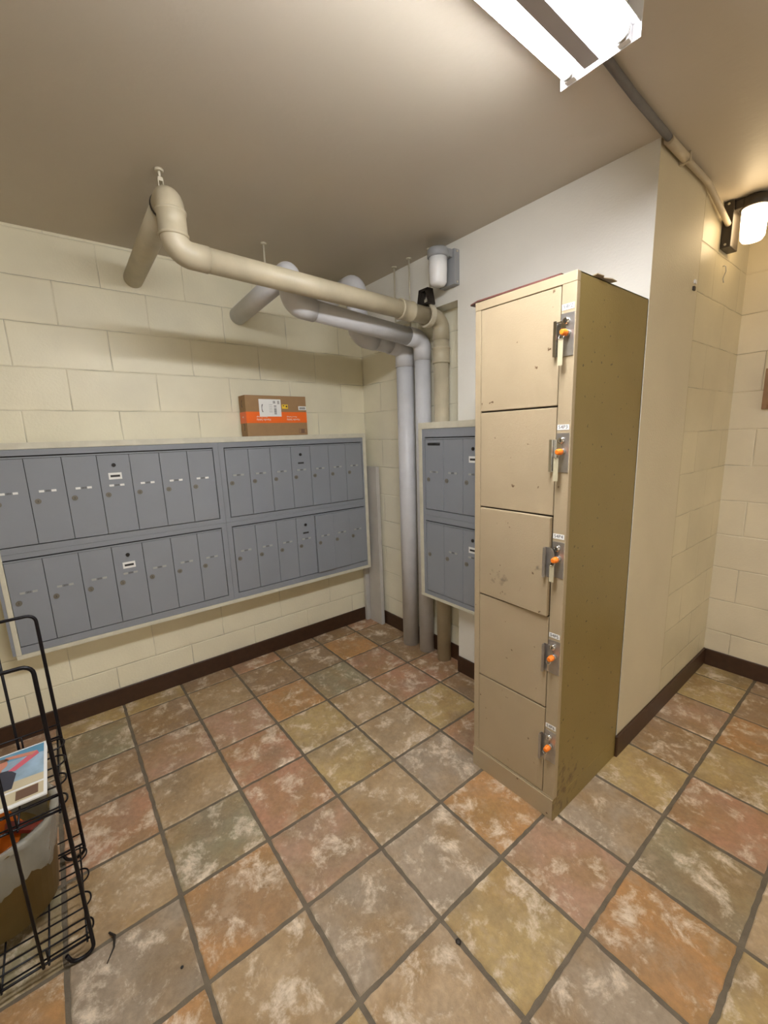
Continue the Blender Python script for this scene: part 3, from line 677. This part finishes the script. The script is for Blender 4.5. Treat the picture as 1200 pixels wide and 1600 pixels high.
# ------------------------------------------------------------------ wire rack at the left edge
RY, RXF, RXB, RYL = -.846, 1.535, 1.142, -1.26
t = thing('wire_rack', ((RXF+RXB)/2, (RY+RYL)/2, 0), 'black wire magazine rack standing by the left picture edge', 'rack')
def wire(name, pts, r, rad=.02, seg=5):
    bm = new(); sweep(bm, fillet(pts, rad, seg), r, 10); return obj(name, bm, M_wire, t)
for X_, zt_ in ((RXF, .935), (RXB, .945)):
    lean = -.006
    wire('upright_frame', [(X_-.0, RY-.062, .045),(X_, RY-.050, .008),(X_, RY, .008),(X_, RY+lean, zt_),(X_, RYL-lean, zt_),(X_, RYL, .008),(X_, RYL+.05, .008),(X_, RYL+.062, .045)], .0052, .024)
    wire('middle_upright', [(X_-.001, (RY+RYL)/2+.095, .05),(X_-.001, (RY+RYL)/2+.095, zt_)], .0040)
def shelf(z, name):
    s_ = thing('shelf_tmp', (0,0,0), 'x', 'x'); bpy.data.objects.remove(s_)
    bm = new(); n = 4; pitch = (RXF-RXB)/n
    for k in range(n):
        xa = RXB+pitch*(k+.20); xb = RXB+pitch*(k+.80)
        sweep(bm, fillet([(xa, RYL, z),(xa, RY+.006, z),(xb, RY+.006, z),(xb, RYL, z)], .026, 6), .0026, 8)
    for y_ in (RY-.012, RY-.10, RY-.20, RY-.30, RYL+.01):
        sweep(bm, [(RXB, y_, z-.004),(RXF, y_, z-.004)], .0026, 8)
    for x_ in (RXB+.006, RXF-.006):
        sweep(bm, [(x_, RY, z),(x_, RYL, z)], .0036, 8); sweep(bm, [(x_, RY, z+.045),(x_, RYL, z+.045)], .0026, 8)
        for y_ in (RY-.10, RY-.20, RY-.30): sweep(bm, [(x_, y_, z-.004),(x_, y_, z+.045)], .0026, 8)
    return obj(name, bm, M_wire, t)
shelf(.500, 'upper_shelf'); shelf(.055, 'lower_shelf')

# magazine on the upper shelf: picture 'up' is -x, picture 'right' is +y
my1 = -.884; my0 = my1-.215; mx0, mx1 = 1.160, 1.443; mz = .5040
t2 = thing('magazine', ((mx0+mx1)/2, (my0+my1)/2, mz), 'magazine with a beach photo cover lying on the upper rack shelf', 'magazine')
bm = new(); bx(bm, mx0, mx1, my0, my1, mz, mz+.006, 0, .0008, 1); obj('pages', bm, M_labelw, t2)
bm = new(); z_ = mz+.0061
def flat(poly, mi, dz): prism(bm, [(mx1-v, my0+u_) for u_, v in poly], 'z', z_, z_+dz, mi)
e = .008
flat([(e,.075),(.207,.075),(.207,.275),(e,.275)], 0, .0002)
flat([(e,.245),(.207,.225),(.207,.275),(e,.275)], 1, .0004)
flat([(e,.075),(.207,.075),(.207,.11),(e,.125)], 5, .0004)
flat([(.045,.085),(.135,.085),(.142,.155),(.125,.185),(.105,.190),(.07,.185),(.05,.165)], 2, .0006)     # dark top
flat([(.082,.185),(.105,.185),(.108,.215),(.080,.215)], 3, .0006)
flat([(.095+.024*math.cos(a), .226+.028*math.sin(a)) for a in [2*math.pi*q/14 for q in range(14)]], 3, .0008)
flat([(.095+.026*math.cos(a), .240+.020*math.sin(a)) for a in [math.pi*q/8 for q in range(9)]], 4, .001)
flat([(.122,.182),(.138,.170),(.195,.222),(.190,.242),(.178,.240)], 6, .0008)
flat([(.190,.242),(.178,.225),(.110,.248),(.112,.262)], 3, .001)
flat([(.030,.09),(.060,.12),(.068,.11),(.045,.085)], 6, .0008)
flat([(e,.012),(.207,.012),(.207,.066),(e,.066)], 5, .0002)
flat([(.145,.020),(.195,.020),(.195,.062),(.145,.062)], 4, .0005)
obj('cover', bm, [M_sky, M_sea, M_navy, M_skin, M_brownp, M_sand, M_pink], t2)

# waste bucket with bag on the lower shelf
bc = (1.262, -1.045); bz = .0585
t3 = thing('waste_bucket', (bc[0], bc[1], bz), 'round brown waste bucket lined with a clear bag, inside the wire rack', 'bucket')
bm = new(); hb = .29
lathe(bm, (bc[0], bc[1], bz), [(.118,0),(.128,.004),(.158,hb),(.166,hb),(.166,hb+.008),(.152,hb+.008),(.124,.012),(.0,.012)], 40); obj('bucket', bm, M_bucket, t3)
bm = new(); rb = random.Random(9); n = 60; prof = []
rows_ = [(.137,.135),(.148,.17),(.158,.22),(.166,hb-.01),(.172,hb+.012),(.166,hb+.020),(.150,hb+.012),(.144,hb-.03),(.138,hb-.10)]
rings = []
for q, (r_, z_) in enumerate(rows_):
    ring = []
    for k in range(n):
        a = 2*math.pi*k/n; j_ = .0035*math.sin(7*a+q)+.003*math.sin(13*a+2*q)
        ring.append(bm.verts.new((bc[0]+(r_+j_)*math.cos(a), bc[1]+(r_+j_)*math.sin(a), bz+z_+(.012*math.sin(3*a)+.008*math.sin(5*a+1) if q in (0,8) else .003*math.sin(5*a)))))
    rings.append(ring)
for A, B_ in zip(rings, rings[1:]):
    for k in range(n): f = bm.faces.new((A[k], A[(k+1)%n], B_[(k+1)%n], B_[k])); f.smooth = True
obj('bag_liner', bm, M_bag, t3)
# rubbish in the bucket
bm = new(); prism(bm, [(-.085,-.03),(-.04,-.06),(.05,-.055),(.085,-.01),(.06,.05),(-.02,.075),(-.075,.04)], 'z', 0, .012)
bmesh.ops.rotate(bm, verts=bm.verts, matrix=Matrix.Rotation(math.radians(22), 3, 'Y') @ Matrix.Rotation(math.radians(-12), 3, 'X'))
bmesh.ops.translate(bm, verts=bm.verts, vec=(bc[0]+.03, bc[1]+.005, bz+.265)); tag(obj('paper_scrap', bm, M_orange), 'orange paper scrap lying in the top of the waste bucket', 'paper')
bm = new(); prism(bm, [(-.02,-.05),(.02,-.05),(.03,.05),(-.015,.06)], 'z', 0, .01)
bmesh.ops.rotate(bm, verts=bm.verts, matrix=Matrix.Rotation(math.radians(-30), 3, 'X'))
bmesh.ops.translate(bm, verts=bm.verts, vec=(bc[0]+.03, bc[1]+.080, bz+.265)); tag(obj('paper_scrap', bm, M_red), 'dark red scrap tucked beside the orange one in the bucket', 'paper')
# small debris on the floor
bm = new(); sweep(bm, [(1.505,-.808,.004),(1.527,-.796,.005),(1.560,-.801,.004),(1.595,-.822,.003)], lambda i: (.003,.0042,.0026,.0012)[i], 8)
tag(obj('twig', bm, M_dark), 'small dark twig on the floor tiles beside the wire rack', 'twig')
bm = new(); lathe(bm, (1.745,-.655,0), [(.004,0),(.0045,.002),(.002,.004)], 8); tag(obj('pebble', bm, M_black), 'tiny black pebble on a pale grey tile near the bottom left', 'pebble')
bm = new(); lathe(bm, (2.212,-.004,-.003), [(.008,0),(.009,.003),(.004,.005)], 9); tag(obj('pebble', bm, M_dark), 'dark crumb pressed in the grout line in the lower middle', 'crumb')
